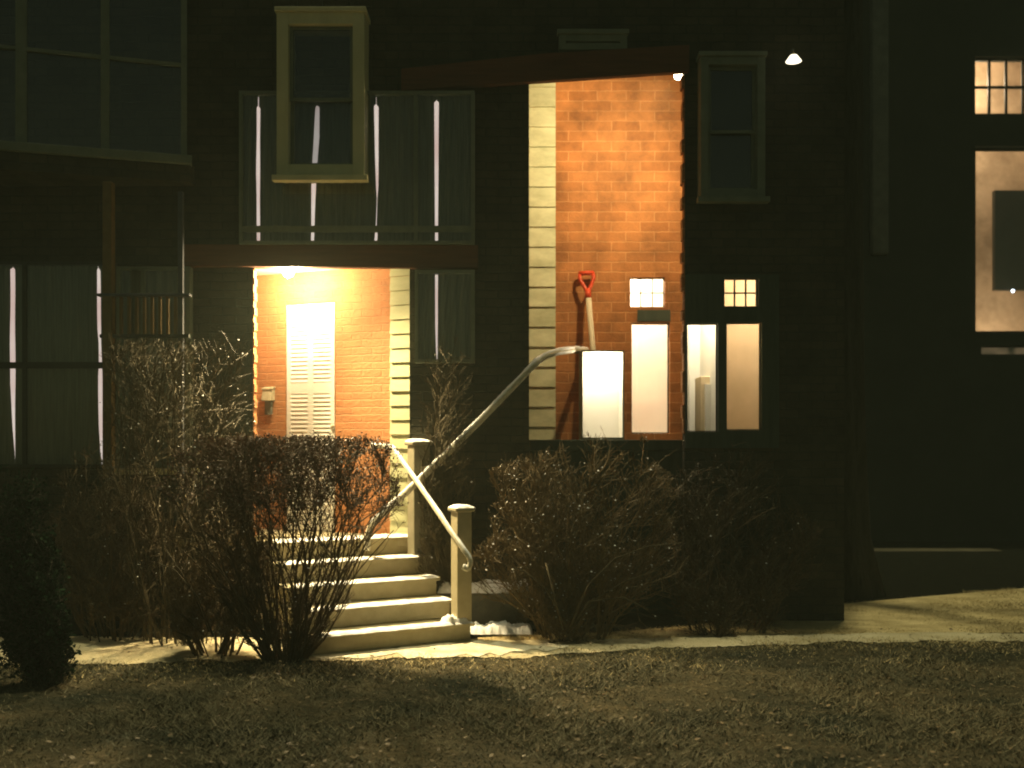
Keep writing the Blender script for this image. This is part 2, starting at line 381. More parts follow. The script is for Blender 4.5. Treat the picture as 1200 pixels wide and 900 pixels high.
def litter():
    m = MB(); rr = random.Random(4)
    for i in range(1400):
        y = 4.4+4.2*rr.random()**1.2; x = (rr.random()-.5)*1.1*y; z = rr.uniform(.006, .03); a = rr.uniform(0, 6.283); sz = rr.uniform(.015, .04)
        ux = Vector((math.cos(a), math.sin(a), rr.uniform(-.4, .4)))*sz; vy = Vector((-math.sin(a), math.cos(a), rr.uniform(-.4, .4)))*sz*.35; p = Vector((x, y, z))
        m.add([p-ux*.5, p+vy, p+ux*.5, p-vy], [(0, 1, 2, 3)])
    tag(m.build('fallen_leaves', noisy('fallen_leaf', (.05, .035, .016), (.20, .145, .075), 3, .6, 0)), 'small dry leaves scattered over the lawn and path', 'leaves', kind='stuff')
litter()

# ------------------------------------------------------------------ main house
FY = 9.0                                   # front wall plane
house = thing('dark_house', (0, FY, 0), 'big dark brick house with two glowing orange brick porch recesses and curtained windows', 'house')
A1 = (XX(297, FY), XX(480, FY), .56, ZZ(313, FY))
A2 = (XX(620, FY), XX(802, FY), -.5, 4.86)
GP = (XX(803, FY), XX(912, FY), ZZ(525, FY), ZZ(322, FY))     # the green timber panel
HX0, HX1, HTOP = -9.5, 2.92, 7.2
wall_holes(HX0, HX1, -.1, HTOP, FY, FY+.1, [A1, A2, (GP[0]+.02, GP[1]-.02, GP[2]+.02, GP[3]-.02)]).build('wall', M['wall'], house)
sd = MB(); sd.box(HX1-.1, HX1-.002, FY+.101, 15, -.1, HTOP); sd.box(HX0, HX0+.1, FY+.101, 15, -.1, HTOP); sd.box(HX0, HX1, 15, 15.1, -.1, HTOP)
sd.build('side_wall', M['wall'], house)
rf = MB(); rf.box(HX0-.05, HX1+.05, FY-.04, 15.2, HTOP+.002, HTOP+.15); rf.build('roof', M['roofing'], house)
# toothed brick edges of the two openings: one strip each with an uneven outline
def teeth(xe, side, z0, z1, hmin, hmax, amp, mat):
    poly = []; z = z0; k = 0; rr = random.Random(int(xe*100)+5)
    while z < z1:
        h = rr.uniform(hmin, hmax); d = (amp*rr.uniform(.55, 1) if k % 2 else amp*rr.uniform(.1, .3))
        poly += [(xe+side*d, z), (xe+side*d, min(z+h, z1))]; z += h; k += 1
    poly += [(xe-side*.004, z1), (xe-side*.004, z0)]
    if side > 0: poly = poly[::-1]
    MB().prism(poly, FY-.003, FY+.095).build('brick_edge', M[mat], house)
teeth(A1[0], 1, .62, ZZ(314, FY), .06, .075, .016, 'brick1')
teeth(A2[1], -1, 1.65, 4.8, .085, .20, .026, 'brick2')

# --- porch recess one: a skewed brick wall with a louvred door
def W1(X): return 9.12+(-.912-X)*.4353
ca, sa = math.cos(YAW1), math.sin(YAW1)
T1 = Vector((ca, -sa, 0)); N1 = Vector((-sa, -ca, 0))          # along the wall to the right; out towards the viewer
def w1px(px):                                                    # wall point at a pixel column
    k = (px-600)/F; Y = 8.723/(1+.4353*k); return Vector((k*Y, Y, 0))
CZ = 3.165; FZ = .746
dl, dr = w1px(335), w1px(393); DTOP = 2.872
wl, wr = Vector((-2.95, W1(-2.95), 0)), Vector((-.86, W1(-.86), 0))
b1 = MB()
def wallpiece(mb, a, b, z0, z1, th=.1):
    mb.obox(Vector((a.x, a.y, z0)), b-a, -N1*th, Vector((0, 0, z1-z0)))
wallpiece(b1, wl, dl, FZ-.1, CZ+.02); wallpiece(b1, dr, wr, FZ-.1, CZ+.02); wallpiece(b1, dl, dr, DTOP, CZ+.02)
# raw joint-free front: the three pieces butt end to end
b1.build('porch_brick_wall', M['brick1'], house)
sd = MB(); sd.box(-2.9, -2.85, FY+.101, W1(-2.9), FZ-.1, CZ+.02); sd.build('porch_side_wall', M['brick1'], house)
sd = MB(); sd.box(A1[1]+.001, A1[1]+.06, FY+.101, 9.2, FZ-.1, CZ+.02); sd.build('porch_side_wall', M['brick1'], house)
cl = MB(); cl.box(-2.95, -.84, FY+.102, 10.2, CZ, CZ+.05); cl.build('porch_ceiling', M['white'], house)
fl = MB(); fl.box(-2.95, -.86, FY-.02, 10.2, FZ-.08, FZ); fl.build('porch_floor', M['step'], house)
def clapboards(mb, a, t, nrm, width, z0, z1, exp=.125, th=.018, seed=1):
    """lapped boards: each a wedge, thicker at its lower edge"""
    rr = random.Random(seed); z = z0
    while z < z1-.01:
        h = min(exp, z1-z); jit = rr.uniform(-.002, .002)
        o = a+Vector((0, 0, z)); d0 = nrm*(th+jit); d1 = nrm*.004
        q = [o, o+t*width, o+t*width+d0, o+d0, o+Vector((0,0,h)), o+t*width+Vector((0,0,h)), o+t*width+d1+Vector((0,0,h)), o+d1+Vector((0,0,h))]
        mb.add(q, [(0,1,2,3),(4,7,6,5),(3,2,6,7),(0,4,5,1),(1,5,6,2),(0,3,7,4)])
        z += exp+.0035
    return mb
c0 = w1px(458)+N1*.004; c1 = w1px(482)
clapboards(MB(), c0, T1, N1, (c1-c0).length, FZ, CZ).build('clapboard_panel', M['clap'], house, smooth=False)
# louvred door, standing in the opening
dw = (dr-dl).length-.02; do = dl+T1*.01-N1*.035
dm = MB()
def dbox(mb, s0, s1, z0, z1, d0=0., d1=.035):
    mb.obox(do+T1*s0+N1*d0+Vector((0, 0, z0)), T1*(s1-s0), N1*(d1-d0), Vector((0, 0, z1-z0)))
st = .045
zc = ZZ(455, 9.55)
for s0, s1 in ((0, st), (dw/2-.032, dw/2+.032), (dw-st, dw)): dbox(dm, s0, s1, FZ+.01, DTOP-.008)
cols = ((st, dw/2-.032), (dw/2+.032, dw-st))
for s0, s1 in cols:
    dbox(dm, s0, s1, FZ+.011, FZ+.16, 0, .033); dbox(dm, s0, s1, zc-.05, zc+.05, 0, .033); dbox(dm, s0, s1, DTOP-.09, DTOP-.009, 0, .033)
    dbox(dm, s0, s1, FZ+.1, DTOP-.05, -.004, .003)
door = dm.build('louvred_door', M['doorw'], house)
door['label'] = 'white louvred door with two columns of slats'
for s0, s1 in cols:
    for za, zb in ((FZ+.165, zc-.055), (zc+.055, DTOP-.095)):
        z = za; lm = MB()
        while z < zb-.02:
            o = do+T1*s0+N1*.031+Vector((0, 0, z)); lm.obox(o, T1*(s1-s0), -N1*.011+Vector((0, 0, .037)), N1*.004+Vector((0, 0, .003)))
            z += .040
        lm.build('louvre', M['doorw'], door)
kb = MB(); kb.lathe(do+T1*(dw-.022)+N1*.035+Vector((0, 0, 1.72)), [(0, -.02), (.014, -.014), (.02, 0), (.014, .014), (0, .02)], 12); kb.build('handle', M['metal'], door)

# --- porch recess two: tall orange brick with clapboard strip and two lit windows
RY = 10.7
W2 = (XX(740, RY), XX(785, RY), ZZ(508, RY), ZZ(378, RY)); T2 = (XX(738, RY), XX(779, RY), ZZ(360, RY), ZZ(325, RY))
C2Z = 5.5
wall_holes(-.1, 1.81, .3, C2Z, RY, RY+.12, [W2, T2]).build('recess_brick_wall', M['brick2'], house)
sp = MB(); sp.add([(1.532,FY+.101,-.1),(1.820,RY+.1,-.1),(1.820,RY+.1,C2Z),(1.532,FY+.101,C2Z),(1.55,FY+.101,-.1),(1.845,RY+.1,-.1),(1.845,RY+.1,C2Z),(1.55,FY+.101,C2Z)],
    [(0,1,2,3),(7,6,5,4),(0,4,5,1),(3,2,6,7),(0,3,7,4),(1,5,6,2)])
MB().box(-.15, -.101, FY+.101, RY+.1, -.1, C2Z).build('recess_side_wall', M['brick2'], house)
sp.build('recess_side_wall', M['brick2'], house)
cl = MB(); cl.box(-.2, 1.9, FY+.102, RY+.12, C2Z+.001, C2Z+.06); cl.build('recess_ceiling', M['beam'], house)
clapboards(MB(), Vector((-.08, RY-.004, 0)), Vector((1,0,0)), Vector((0,-1,0)), XX(651, RY)+.08, .9, C2Z-.01, exp=.205, th=.022, seed=4).build('clapboard_strip', M['clap2'], house, smooth=False)
lg = MB(); lg.box(-.098, 1.60, 9.36, RY-.002, 1.5, 1.597); lg.box(-.097, 1.60, 9.40, 9.46, .0, 1.499); lg.build('ledge', M['wallgreen'], house, bevel=.006)

def sash(mb, x0, x1, z0, z1, y, w=.022, d=.03, cols=0, rows=0, bar=.014):
    mb.v += []; f = frame_mb(x0, x1, z0, z1, w, y, y+d); mb.add(f.v, f.f)
    for c in range(1, cols): xx = x0+(x1-x0)*c/cols; mb.box(xx-bar/2, xx+bar/2, y+.004, y+d-.004, z0+w, z1-w)
    for r in range(1, rows): zz = z0+(z1-z0)*r/rows; mb.box(x0+w, x1-w, y+.006, y+d-.006, zz-bar/2, zz+bar/2)
    return mb
def pane(x0, x1, z0, z1, y, parent, mat='glass'):
    m = MB(); m.quad((x0,y,z0),(x1,y,z0),(x1,y,z1),(x0,y,z1)); return m.build('pane', M[mat], parent)
# lit room behind the recess, seen through the window and its transom
room_mb(.75, 2.15, RY+.121, RY+.95, 1.3, 3.8).build('lit_room', M['room'], house)
w = sash(MB(), W2[0]+.001, W2[1]-.001, W2[2]+.001, W2[3]-.001, RY+.07, .012).build('window', M['darkframe'], house); w['label'] = 'tall lit window in the brick'
pane(W2[0]+.01, W2[1]-.01, W2[2]+.01, W2[3]-.01, RY+.085, w)
w = sash(MB(), T2[0]+.001, T2[1]-.001, T2[2]+.001, T2[3]-.001, RY+.04, .01, cols=3, rows=2, bar=.012).build('transom_window', M['darkframe'], house); w['label'] = 'small six-pane lit window in the brick'
pane(T2[0]+.005, T2[1]-.005, T2[2]+.005, T2[3]-.005, RY+.055, w)
tr = MB(); tr.box(W2[0]+.06, W2[1]+.005, RY-.012, RY-.001, W2[3]+.012, T2[2]-.03); tr.build('lintel', M['wallgreen'], house)

# projecting lit box window in front of the brick, standing on the ledge
BY0, BY1 = 9.42, 9.78
bx0, bx1, bz0, bz1 = XX(683, BY0), XX(730, BY0), 1.598, ZZ(412, BY0)
bw = MB(); t = .012
bw.box(bx0-t, bx0, BY0, BY1, bz0, bz1+t); bw.box(bx1, bx1+t, BY0, BY1, bz0, bz1+t); bw.box(bx0, bx1, BY0, BY1, bz1, bz1+t); bw.box(bx0, bx1, BY0, BY1, bz0, bz0+.02); bw.box(bx0-t, bx1+t, BY1, BY1+.015, bz0, bz1+t)
box = bw.build('box_window', M['trimdim'], house); box['label'] = 'bright projecting box window on the ledge'
r = room_mb(bx0+.001, bx1-.001, BY0+.03, BY1-.004, bz0+.021, bz1-.001); r.build('lit_lining', M['room'], box)
pane(bx0+.001, bx1-.001, bz0+.021, bz1-.001, BY0+.02, box)

# green timber panel with two tall lit windows and a transom
W3 = (XX(804.5, FY), XX(841, FY), ZZ(506, FY), ZZ(379, FY)); W4 = (XX(851, FY), XX(892, FY), ZZ(504, FY), ZZ(378, FY)); T4 = (XX(848, FY), XX(888, FY), ZZ(360, FY), ZZ(326, FY))
wall_holes(*GP, FY-.03, FY+.07, [W3, W4, T4]).build('green_panel', M['wallgreen'], house)
xm = XX(846, FY)+.02
room_mb(1.558, xm-.01, FY+.101, 10.1, 1.0, 3.3, skew=.19).build('lit_room', M['room'], house)
room_mb(xm+.01, 2.75, FY+.101, 10.0, 1.0, 3.3).build('lit_room', M['tanroom'], house)
for q, nm, lb in ((W3, 'window', 'tall lit window beside the brick edge'), (W4, 'window', 'tall tan-lit window at the right of the green panel')):
    w = sash(MB(), q[0]+.001, q[1]-.001, q[2]+.001, q[3]-.001, FY+.02, .008).build(nm, M['darkframe'], house); w['label'] = lb
    pane(q[0]+.004, q[1]-.004, q[2]+.004, q[3]-.004, FY+.035, w)
w = sash(MB(), T4[0]+.001, T4[1]-.001, T4[2]+.001, T4[3]-.001, FY+.01, .01, cols=3, rows=2, bar=.012).build('transom_window', M['darkframe'], house); w['label'] = 'small six-pane window in the green panel, lit from below'
pane(T4[0]+.005, T4[1]-.005, T4[2]+.005, T4[3]-.005, FY+.022, w)

# beams over the recesses
bm = MB(); yb = FY-.07
bm.prism([(XX(x, yb), ZZ(y, yb)) for x, y in ((470, 80), (640, 62), (808, 52), (808, 83.5), (620, 96), (470, 106))], yb, FY-.001)
bm.build('beam', M['beam'], house, bevel=.006)
bm = MB(); yb = FY-.07
bm.prism([(XX(x, yb), ZZ(y, yb)) for x, y in ((215, 286), (560, 287), (560, 314), (480, 314), (297, 312), (215, 312))], yb, FY-.001)
bm.build('beam', M['beam'], house, bevel=.006)

# --- curtained windows with bright slits
def slit_window(name, x0p, x1p, y0p, y1p, slits, bars=(), mull=(), label=None, fmat='trimdim', Y=8.90, warm='slit'):
    """slits: list of rows [(py, centre, width), ...] in photo columns; curtains fill the rest"""
    x0, x1, z1, z0 = XX(x0p, Y), XX(x1p, Y), ZZ(y0p, Y), ZZ(y1p, Y)
    fr = frame_mb(x0, x1, z0, z1, .03, Y, FY-.001)
    for m_ in mull: xx = XX(m_, Y); fr.box(xx-.018, xx+.018, Y+.004, Y+.03, z0+.03, z1-.03)
    for b_ in bars: zz = ZZ(b_, Y); fr.box(x0+.03, x1-.03, Y+.008, Y+.026, zz-.028, zz+.028)
    w = fr.build(name, M[fmat], house); 
    if label: w['label'] = label
    bk = MB(); bk.quad((x0+.03,FY-.012,z0+.03),(x1-.03,FY-.012,z0+.03),(x1-.03,FY-.012,z1-.03),(x0+.03,FY-.012,z1-.03))
    bk.build('lit_room', M[warm], w)
    def edge(s, py, side):
        ys = [a[0] for a in s]
        return np.interp(py, ys, [a[1]+side*a[2]*.41 for a in s])
    rows = 150; last = None; bounds = [None]+list(slits)+[None]
    for i in range(len(bounds)-1):
        L, Rr = bounds[i], bounds[i+1]; cols_ = 40; mb = MB(); ph = random.uniform(0, 6)
        nf = None
        for j in range(rows+1):
            py = y0p+(y1p-y0p)*j/rows; zz = ZZ(py, Y)
            xl = XX(edge(L, py, 1), Y+.06) if L else x0+.028
            xr = XX(edge(Rr, py, -1), Y+.06) if Rr else x1-.028
            if nf is None: nf = max(1.5, (xr-xl)/.085)
            for c in range(cols_+1):
                u = c/cols_
                mb.v.append((xl+(xr-xl)*u, Y+.06+.010*math.sin(u*nf*6.283+ph)+.004*math.sin(u*nf*15+j*.1), zz))
        for j in range(rows):
            for c in range(cols_):
                k = j*(cols_+1)+c; mb.f.append((k, k+cols_+1, k+cols_+2, k+1))
        mb.build('curtain', M['curtain'], w, smooth=True)
    pane(x0+.03, x1-.03, z0+.03, z1-.03, Y+.015, w, 'glass')
    return w
slit_window('window_bank', 280, 556, 106, 286, [
    [(106,303,0),(122,303,0),(124,303,4),(200,302.5,4.5),(290,303,3.5)],
    [(106,371,0),(121,371,0),(123,372,6),(160,371,8.5),(200,368,7.5),(290,366,4)],
    [(106,441,0),(120,441,0),(122,441,6),(170,441.5,5),(215,442,3),(232,442,.6),(262,441,.6),(272,441,3),(290,440,4)],
    [(106,511.5,0),(115,511.5,0),(117,511.5,6.5),(200,511.5,5.5),(290,511.5,4)]],
    bars=(268,), mull=(487,), label='wide curtained window bank with four bright slits')
slit_window('side_window', 486, 556, 316, 425, [[(316,511.5,4),(380,511.5,3.5),(420,512,1.5),(426,512,0)]], label='narrow curtained window with one bright slit')
slit_window('lower_window', -60, 133, 306, 548, [
    [(306,14,0),(312,15,0),(314,14.5,7),(400,14.5,8),(450,14.5,8),(500,16,4),(530,17,1),(548,17,0)],
    [(306,115,0),(313,115,0),(315,115.5,4),(385,116.5,4.5),(400,117,3),(425,117.5,3.5),(440,117.5,5),(500,118.5,6),(530,119.5,4),(540,120,1),(548,120,0)]],
    bars=(428,), mull=(28,), label='curtained lower window with two pinkish slits', fmat='darkframe')
slit_window('lower_window', 136, 222, 312, 548, [], mull=(167,), label='dark curtained window behind the small railing', fmat='trimdim')
sl = MB(); sl.box(XX(133, 8.86), XX(228, 8.86), 8.82, 8.999, ZZ(556, 8.86), ZZ(549, 8.86)); sl.build('sill', M['trim'], house)

# --- dim sash windows
def sash_window(name, x0p, x1p, y0p, y1p, Y, casing, fm, label, curtainside=False, sill=True, mid=.48, roll=0):
    x0, x1, z1, z0 = XX(x0p, Y), XX(x1p, Y), ZZ(y0p, Y), ZZ(y1p, Y)
    fr = frame_mb(x0, x1, z0, z1, casing, Y, FY-.001)
    fr.box(x0-.015, x1+.015, Y-.02, FY-.002, z1+.001, z1+.04)
    w = fr.build(name, M[fm], house, bevel=.004); w['label'] = label
    a, b, c, d = x0+casing, x1-casing, z0+casing, z1-casing; zm = c+(d-c)*mid
    s = sash(MB(), a+.002, b-.002, zm-.02, d-.002, Y+.05, .028); s.build('upper_sash', M['trimdim'], w)
    s = sash(MB(), a+.002, b-.002, c+.002, zm+.018, Y+.084, .03); s.build('lower_sash', M['trimdim'], w)
    pane(a+.02, b-.02, zm, d-.02, Y+.065, w, 'glassdark'); pane(a+.02, b-.02, c+.02, zm, Y+.10, w, 'glassdark')
    if sill:
        s = MB(); s.box(x0-.03, x1+.03, Y-.05, Y+.04, z0-.05, z0-.002); s.build('sill', M[fm], w, bevel=.004)
    return w
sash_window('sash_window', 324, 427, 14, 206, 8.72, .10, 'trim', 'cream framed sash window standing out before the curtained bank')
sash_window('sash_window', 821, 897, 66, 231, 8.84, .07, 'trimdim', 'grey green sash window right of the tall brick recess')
sash_window('attic_window', 655, 735, 40, 58, 8.94, .06, 'trimdim', 'low dim window above the tall recess', sill=False)
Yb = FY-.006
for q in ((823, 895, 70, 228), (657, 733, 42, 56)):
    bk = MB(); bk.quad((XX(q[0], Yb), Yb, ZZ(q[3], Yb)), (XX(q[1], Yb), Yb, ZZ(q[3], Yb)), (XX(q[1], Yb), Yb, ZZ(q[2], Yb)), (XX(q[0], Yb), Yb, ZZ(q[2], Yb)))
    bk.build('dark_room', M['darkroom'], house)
# skewed bay window at upper left
by = R(17); tb = Vector((math.cos(by), math.sin(by), 0)); nb = Vector((math.sin(by), -math.cos(by), 0))
pr = P(222, 180, 8.85); org = Vector((pr.x, pr.y, 0))
def bayp(px):                              # point on the bay's front plane at a column
    k = (px-600)/F; den = (nb.x*k+nb.y); Y = nb.dot(org)/den; return Vector((k*Y, Y, 0))
zs = ZZ(186, 8.85); zt = 5.9
L0 = bayp(-120)
bay = MB()
bay.obox(L0+Vector((0, 0, zs-.03))+nb*.0, (org-L0), -nb*.05, Vector((0, 0, .06)))
def bbox(px0, px1, z0, z1, d=.04, out=0.):
    a, b = bayp(px0), bayp(px1); bay.obox(a+nb*out+Vector((0, 0, z0)), b-a, -nb*d, Vector((0, 0, z1-z0)))
bbox(18, 31, zs+.031, zt, .05, .004); bbox(118, 128, zs+.031, zt, .05, .004); bbox(212, 219, zs+.031, zt, .05, .004)
zr = ZZ(69, 8.7); bbox(-120, 18, zr-.014, zr+.014, .03); bbox(31, 118, zr-.014, zr+.014, .03); bbox(128, 212, zr-.014, zr+.014, .03)
bb = bay.build('bay_window', M['trimdim'], house); bb['label'] = 'large dark skewed bay window with slim bars'
m = MB(); a, b = bayp(-120)-nb*.03, bayp(212)-nb*.03
m.quad(a+Vector((0,0,zs+.03)), b+Vector((0,0,zs+.03)), b+Vector((0,0,zt)), a+Vector((0,0,zt))); m.build('pane', M['glassdark'], bb)
m = MB(); e = 9.0
m.add([L0+Vector((0,0,zs-.031)), org+Vector((0,0,zs-.031)), Vector((org.x, e, zs-.031)), Vector((L0.x, e, zs-.031)),
       L0+Vector((0,0,zs-.2)), org+Vector((0,0,zs-.2)), Vector((org.x, e, zs-.2)), Vector((L0.x, e, zs-.2))], [(0,1,2,3),(7,6,5,4),(4,5,1,0),(5,6,2,1),(7,4,0,3)])
m.build('bay_base', M['wall'], bb)
m = MB(); a, b = bayp(-125)+nb*.05, bayp(225)+nb*.05
m.obox(a+Vector((0,0,zs-.055)), b-a, -nb*.1, Vector((0,0,.075))); m.build('sill', M['trimdim'], bb, bevel=.005)

# --- small railing in front of the lower left window
by_ = 8.6
bal = thing('balcony_railing', P(170, 420, by_), 'small ochre railing with thin balusters and two tall posts at far left', 'railing')
m = MB(); m.box(XX(122, by_), XX(133, by_), by_-.04, by_+.04, ZZ(560, by_), ZZ(214, by_)); m.build('post', M['warmlit'], bal, bevel=.006)
m = MB(); m.box(XX(209, by_), XX(215, by_), by_-.02, by_+.02, ZZ(560, by_), ZZ(225, by_)); m.build('post', M['blueg'], bal, bevel=.004)
m = MB(); m.box(XX(116, by_), XX(224, by_), by_-.045, by_+.03, ZZ(348, by_), ZZ(344.5, by_)); m.build('top_rail', M['blueg'], bal, bevel=.005)
m = MB(); m.box(XX(118, by_), XX(222, by_), by_-.025, by_+.02, ZZ(396, by_), ZZ(392, by_)); m.build('bottom_rail', M['darkframe'], bal)
for i in range(8):
    xx = XX(142+i*9.1, by_); m = MB(); m.box(xx-.011, xx+.011, by_-.012, by_+.012, ZZ(392, by_)-.001, ZZ(348, by_)+.001); m.build('baluster', M['warmlit'], bal)
# ------------------------------------------------------------------ porch steps
P0 = Vector((-.364, 8.09, 0)); U = Vector((.883, .47, 0)).normalized(); V = Vector((-.47, .883, 0)).normalized()
RUN, RISE, SW = .266, .15, 1.55
SW = 1.27
steps = thing('porch_steps', P0-U*.7, 'flight of five pale painted steps with snow along the treads, below the louvred door', 'steps')
snow = []
for k in range(5):
    ext = (.08, .02, .02, .06, .06)[k]
    b = MB(); o = P0+V*(k*RUN+.02)-U*SW+Vector((0, 0, k*RISE+(.002 if k else -.05)))
    b.obox(o, U*(SW+ext-.03), V*(1.35-k*RUN if k < 4 else .75), Vector((0, 0, RISE-.032+(.05 if not k else 0))))
    s = b.build('step', M['step'], steps, bevel=.004)
    b = MB(); o = P0+V*(k*RUN)-U*(SW+.02)+Vector((0, 0, (k+1)*RISE-.030))
    b.obox(o, U*(SW+ext+.02), V*(RUN+.04), Vector((0, 0, .030))); b.build('tread', M['step'], s, bevel=.007)
    b = MB(); snow_pad(b, P0+V*(k*RUN-.002)-U*(SW-.05)+Vector((0, 0, (k+1)*RISE)), U, V, SW+ext-.07, RUN*(.42 if k < 4 else .8), .016, seed=k, nu=150, nv=9)
    b.build('snow', M['snow'], s)

def newel(name, c, w, z0, z1, label, mat='post'):
    t = thing(name, (c.x, c.y, z0), label, 'post', 'newel posts of the porch steps')
    b = MB(); h = w/2
    b.obox(c-U*h-V*h+Vector((0,0,z0)), U*w, V*w, Vector((0,0,z1-.05-z0))); b.build('post', M[mat], t, bevel=.006)
    b = MB(); e = h+.022
    b.obox(c-U*e-V*e+Vector((0,0,z1-.05)), U*2*e, V*2*e, Vector((0,0,.035))); cp = b.build('cap', M[mat], t, bevel=.012)
    b = MB(); snow_pad(b, c-U*e-V*e+Vector((0,0,z1-.015)), U, V, 2*e, 2*e, .022, seed=3, nu=16, nv=12, over=0); b.build('snow', M['snow'], cp)
    return t
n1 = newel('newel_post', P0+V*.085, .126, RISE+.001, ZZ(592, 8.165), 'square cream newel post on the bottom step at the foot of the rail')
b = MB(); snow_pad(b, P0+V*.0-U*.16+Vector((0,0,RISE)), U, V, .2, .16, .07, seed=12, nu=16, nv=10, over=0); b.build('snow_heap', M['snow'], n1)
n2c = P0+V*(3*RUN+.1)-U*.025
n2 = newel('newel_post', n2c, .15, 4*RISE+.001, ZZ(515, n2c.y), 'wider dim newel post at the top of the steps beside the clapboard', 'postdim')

def rail(name, pts, r, label, top=True, sr=.02, seed=0):
    # smooth the control points
    P_ = [Vector(p) for p in pts]; q = []
    for i in range(len(P_)-1):
        p0, p1, p2, p3 = P_[max(i-1, 0)], P_[i], P_[i+1], P_[min(i+2, len(P_)-1)]
        ns = max(3, int((p2-p1).length/.025))
        for j in range(ns):
            t = j/ns
            q.append(.5*((2*p1)+(-p0+p2)*t+(2*p0-5*p1+4*p2-p3)*t*t+(-p0+3*p1-3*p2+p3)*t**3))
    q.append(P_[-1])
    t = thing(name, P_[0], label, 'handrail', 'snowy handrails of the porch steps')
    MB().tube(q, r, 10).build('rail', M['rail'], t)
    rr = random.Random(seed)
    sp_ = [p+Vector((0, 0, r*.75)) for p in q]; srad = [sr*(.85+.10*math.sin(i*.37+seed)+.22*rr.random()) for i in range(len(q))]
    srad[0] *= .3; srad[-1] *= .3
    MB().tube(sp_, srad, 8).build('snow', M['snow'], t)
    return t
r1 = rail('handrail', [P(436,523,9.24), P(441,523,9.05), P(458,525,8.98), P(466,533,8.88), P(500,581,8.46), P(530,625,8.10), P(543,644,7.99), P(550,654,7.96), P(551,662,7.95), P(547,667,7.95), P(543,664,7.95)], .021,
    'thin snowy handrail running down the steps and curling at the newel post', sr=.015, seed=1)
r2 = rail('handrail', [P(430,645,8.64), P(434,618,8.64), P(455,597,8.66), P(500,555,8.71), P(560,496,8.76), P(620,434,8.84), P(634,421,8.90), P(650,414,8.99), P(668,411,9.3), P(681,411,9.8), P(688,411,RY-.01)], .027,
    'thick snowy handrail rising to the right into the tall brick recess', sr=.022, seed=2)

# snowy stone edging right of the steps
ed = thing('stone_edging', (-.2, 8.5, 0), 'two low stone slabs with ragged snow on top, right of the newel post', 'stone edging')
b = MB(); b.box(XX(512, 8.62), XX(620, 8.62), 8.60, 8.98, .0, ZZ(694, 8.62)); s1 = b.build('slab', M['stone'], ed, bevel=.02)
b = MB(); snow_pad(b, (XX(512, 8.62), 8.60, ZZ(694, 8.62)), (1,0,0), (0,1,0), XX(620, 8.62)-XX(512, 8.62), .34, .085, seed=21, nu=60, nv=9); b.build('snow', M['snow'], s1)
b = MB(); b.box(XX(545, 8.3), XX(624, 8.3), 8.28, 8.58, -.02, ZZ(742, 8.3)); s2 = b.build('slab', M['stone'], ed, bevel=.01)
b = MB(); snow_pad(b, (XX(545, 8.3), 8.28, ZZ(742, 8.3)), (1,0,0), (0,1,0), XX(624, 8.3)-XX(545, 8.3), .28, .07, seed=22, nu=50, nv=9); b.build('snow', M['snow'], s2)

# ------------------------------------------------------------------ things on and in the recesses
# mailbox on the orange wall
mc = w1px(317); mz = ZZ(470, mc.y)
mail = thing('mailbox', (mc.x, mc.y, mz), 'small metal mailbox on the orange brick left of the louvred door', 'mailbox')
b = MB(); o = mc-T1*.055+N1*.002+Vector((0,0,mz-.0)); b.add([o, o+T1*.11, o+T1*.11+N1*.075, o+N1*.075, o+Vector((0,0,.13)), o+T1*.11+Vector((0,0,.13)), o+T1*.11+N1*.045+Vector((0,0,.12)), o+N1*.045+Vector((0,0,.12))],
    [(0,1,2,3),(4,7,6,5),(3,2,6,7),(0,4,5,1),(1,5,6,2),(0,3,7,4)]); b.build('box', M['metal'], mail, bevel=.006)
b = MB(); b.obox(mc-T1*.045+N1*.003+Vector((0,0,mz-.13)), T1*.075, N1*.03, Vector((0,0,.128))); b.build('newspaper_holder', M['stone'], mail, bevel=.004)
b = MB(); b.obox(mc-T1*.06+N1*.001+Vector((0,0,mz+.125)), T1*.12, N1*.06-Vector((0,0,.02)), Vector((0,0,.012))); b.build('lid', M['metal'], mail)

# porch lamps
def globe_lamp(name, c, r, mat, label, baseup, wallmount=False):
    t = thing(name, c, label, 'lamp', 'porch lamps')
    b = MB(); b.lathe(c, [(r*math.sin(a), -r*math.cos(a)) for a in [i*math.pi/10 for i in range(11)]], 18); b.build('globe', M[mat], t)
    b = MB(); b.lathe(Vector(c)+Vector((0, 0, r*.8)), [(0, 0), (r*.8, 0), (r*.9, .012), (r*.9, max(.02, baseup-r*.8-.001)), (0, max(.02, baseup-r*.8-.001))], 18); b.build('base', M['metal'], t)
    return t
l1 = P(338, 317, 9.17); l1.z = min(l1.z, CZ-.06)
globe_lamp('porch_lamp', l1, .055, 'lamp', 'glowing porch lamp on the ceiling above the louvred door', CZ-l1.z)
l2 = P(795, 88.5, 9.27)
globe_lamp('porch_lamp', l2, .040, 'lampw', 'small glowing lamp at the top right corner of the tall recess', C2Z-l2.z)
def downlight(name, loc, aim, col, power, r, size=178):
    l = bpy.data.lights.new(name, 'SPOT'); l.color = col; l.energy = power; l.shadow_soft_size = r; l.spot_size = R(size); l.spot_blend = 1
    o = bpy.data.objects.new(name, l); COL.objects.link(o); o.location = loc; o.rotation_euler = (-Vector(aim)).to_track_quat('Z', 'Y').to_euler()
downlight('porch_light', l1+Vector((.03, -.03, -.09)), (.26, -.78, -.66), (1., .79, .42), 1500, .07, 140)
plight('porch_globe_light', l1+Vector((.0, -.01, -.075)), (1., .80, .46), 120, .06)
downlight('recess_light', l2+Vector((-.07, -.02, -.09)), (-.55, .62, -.45), (1., .78, .42), 275, .05)
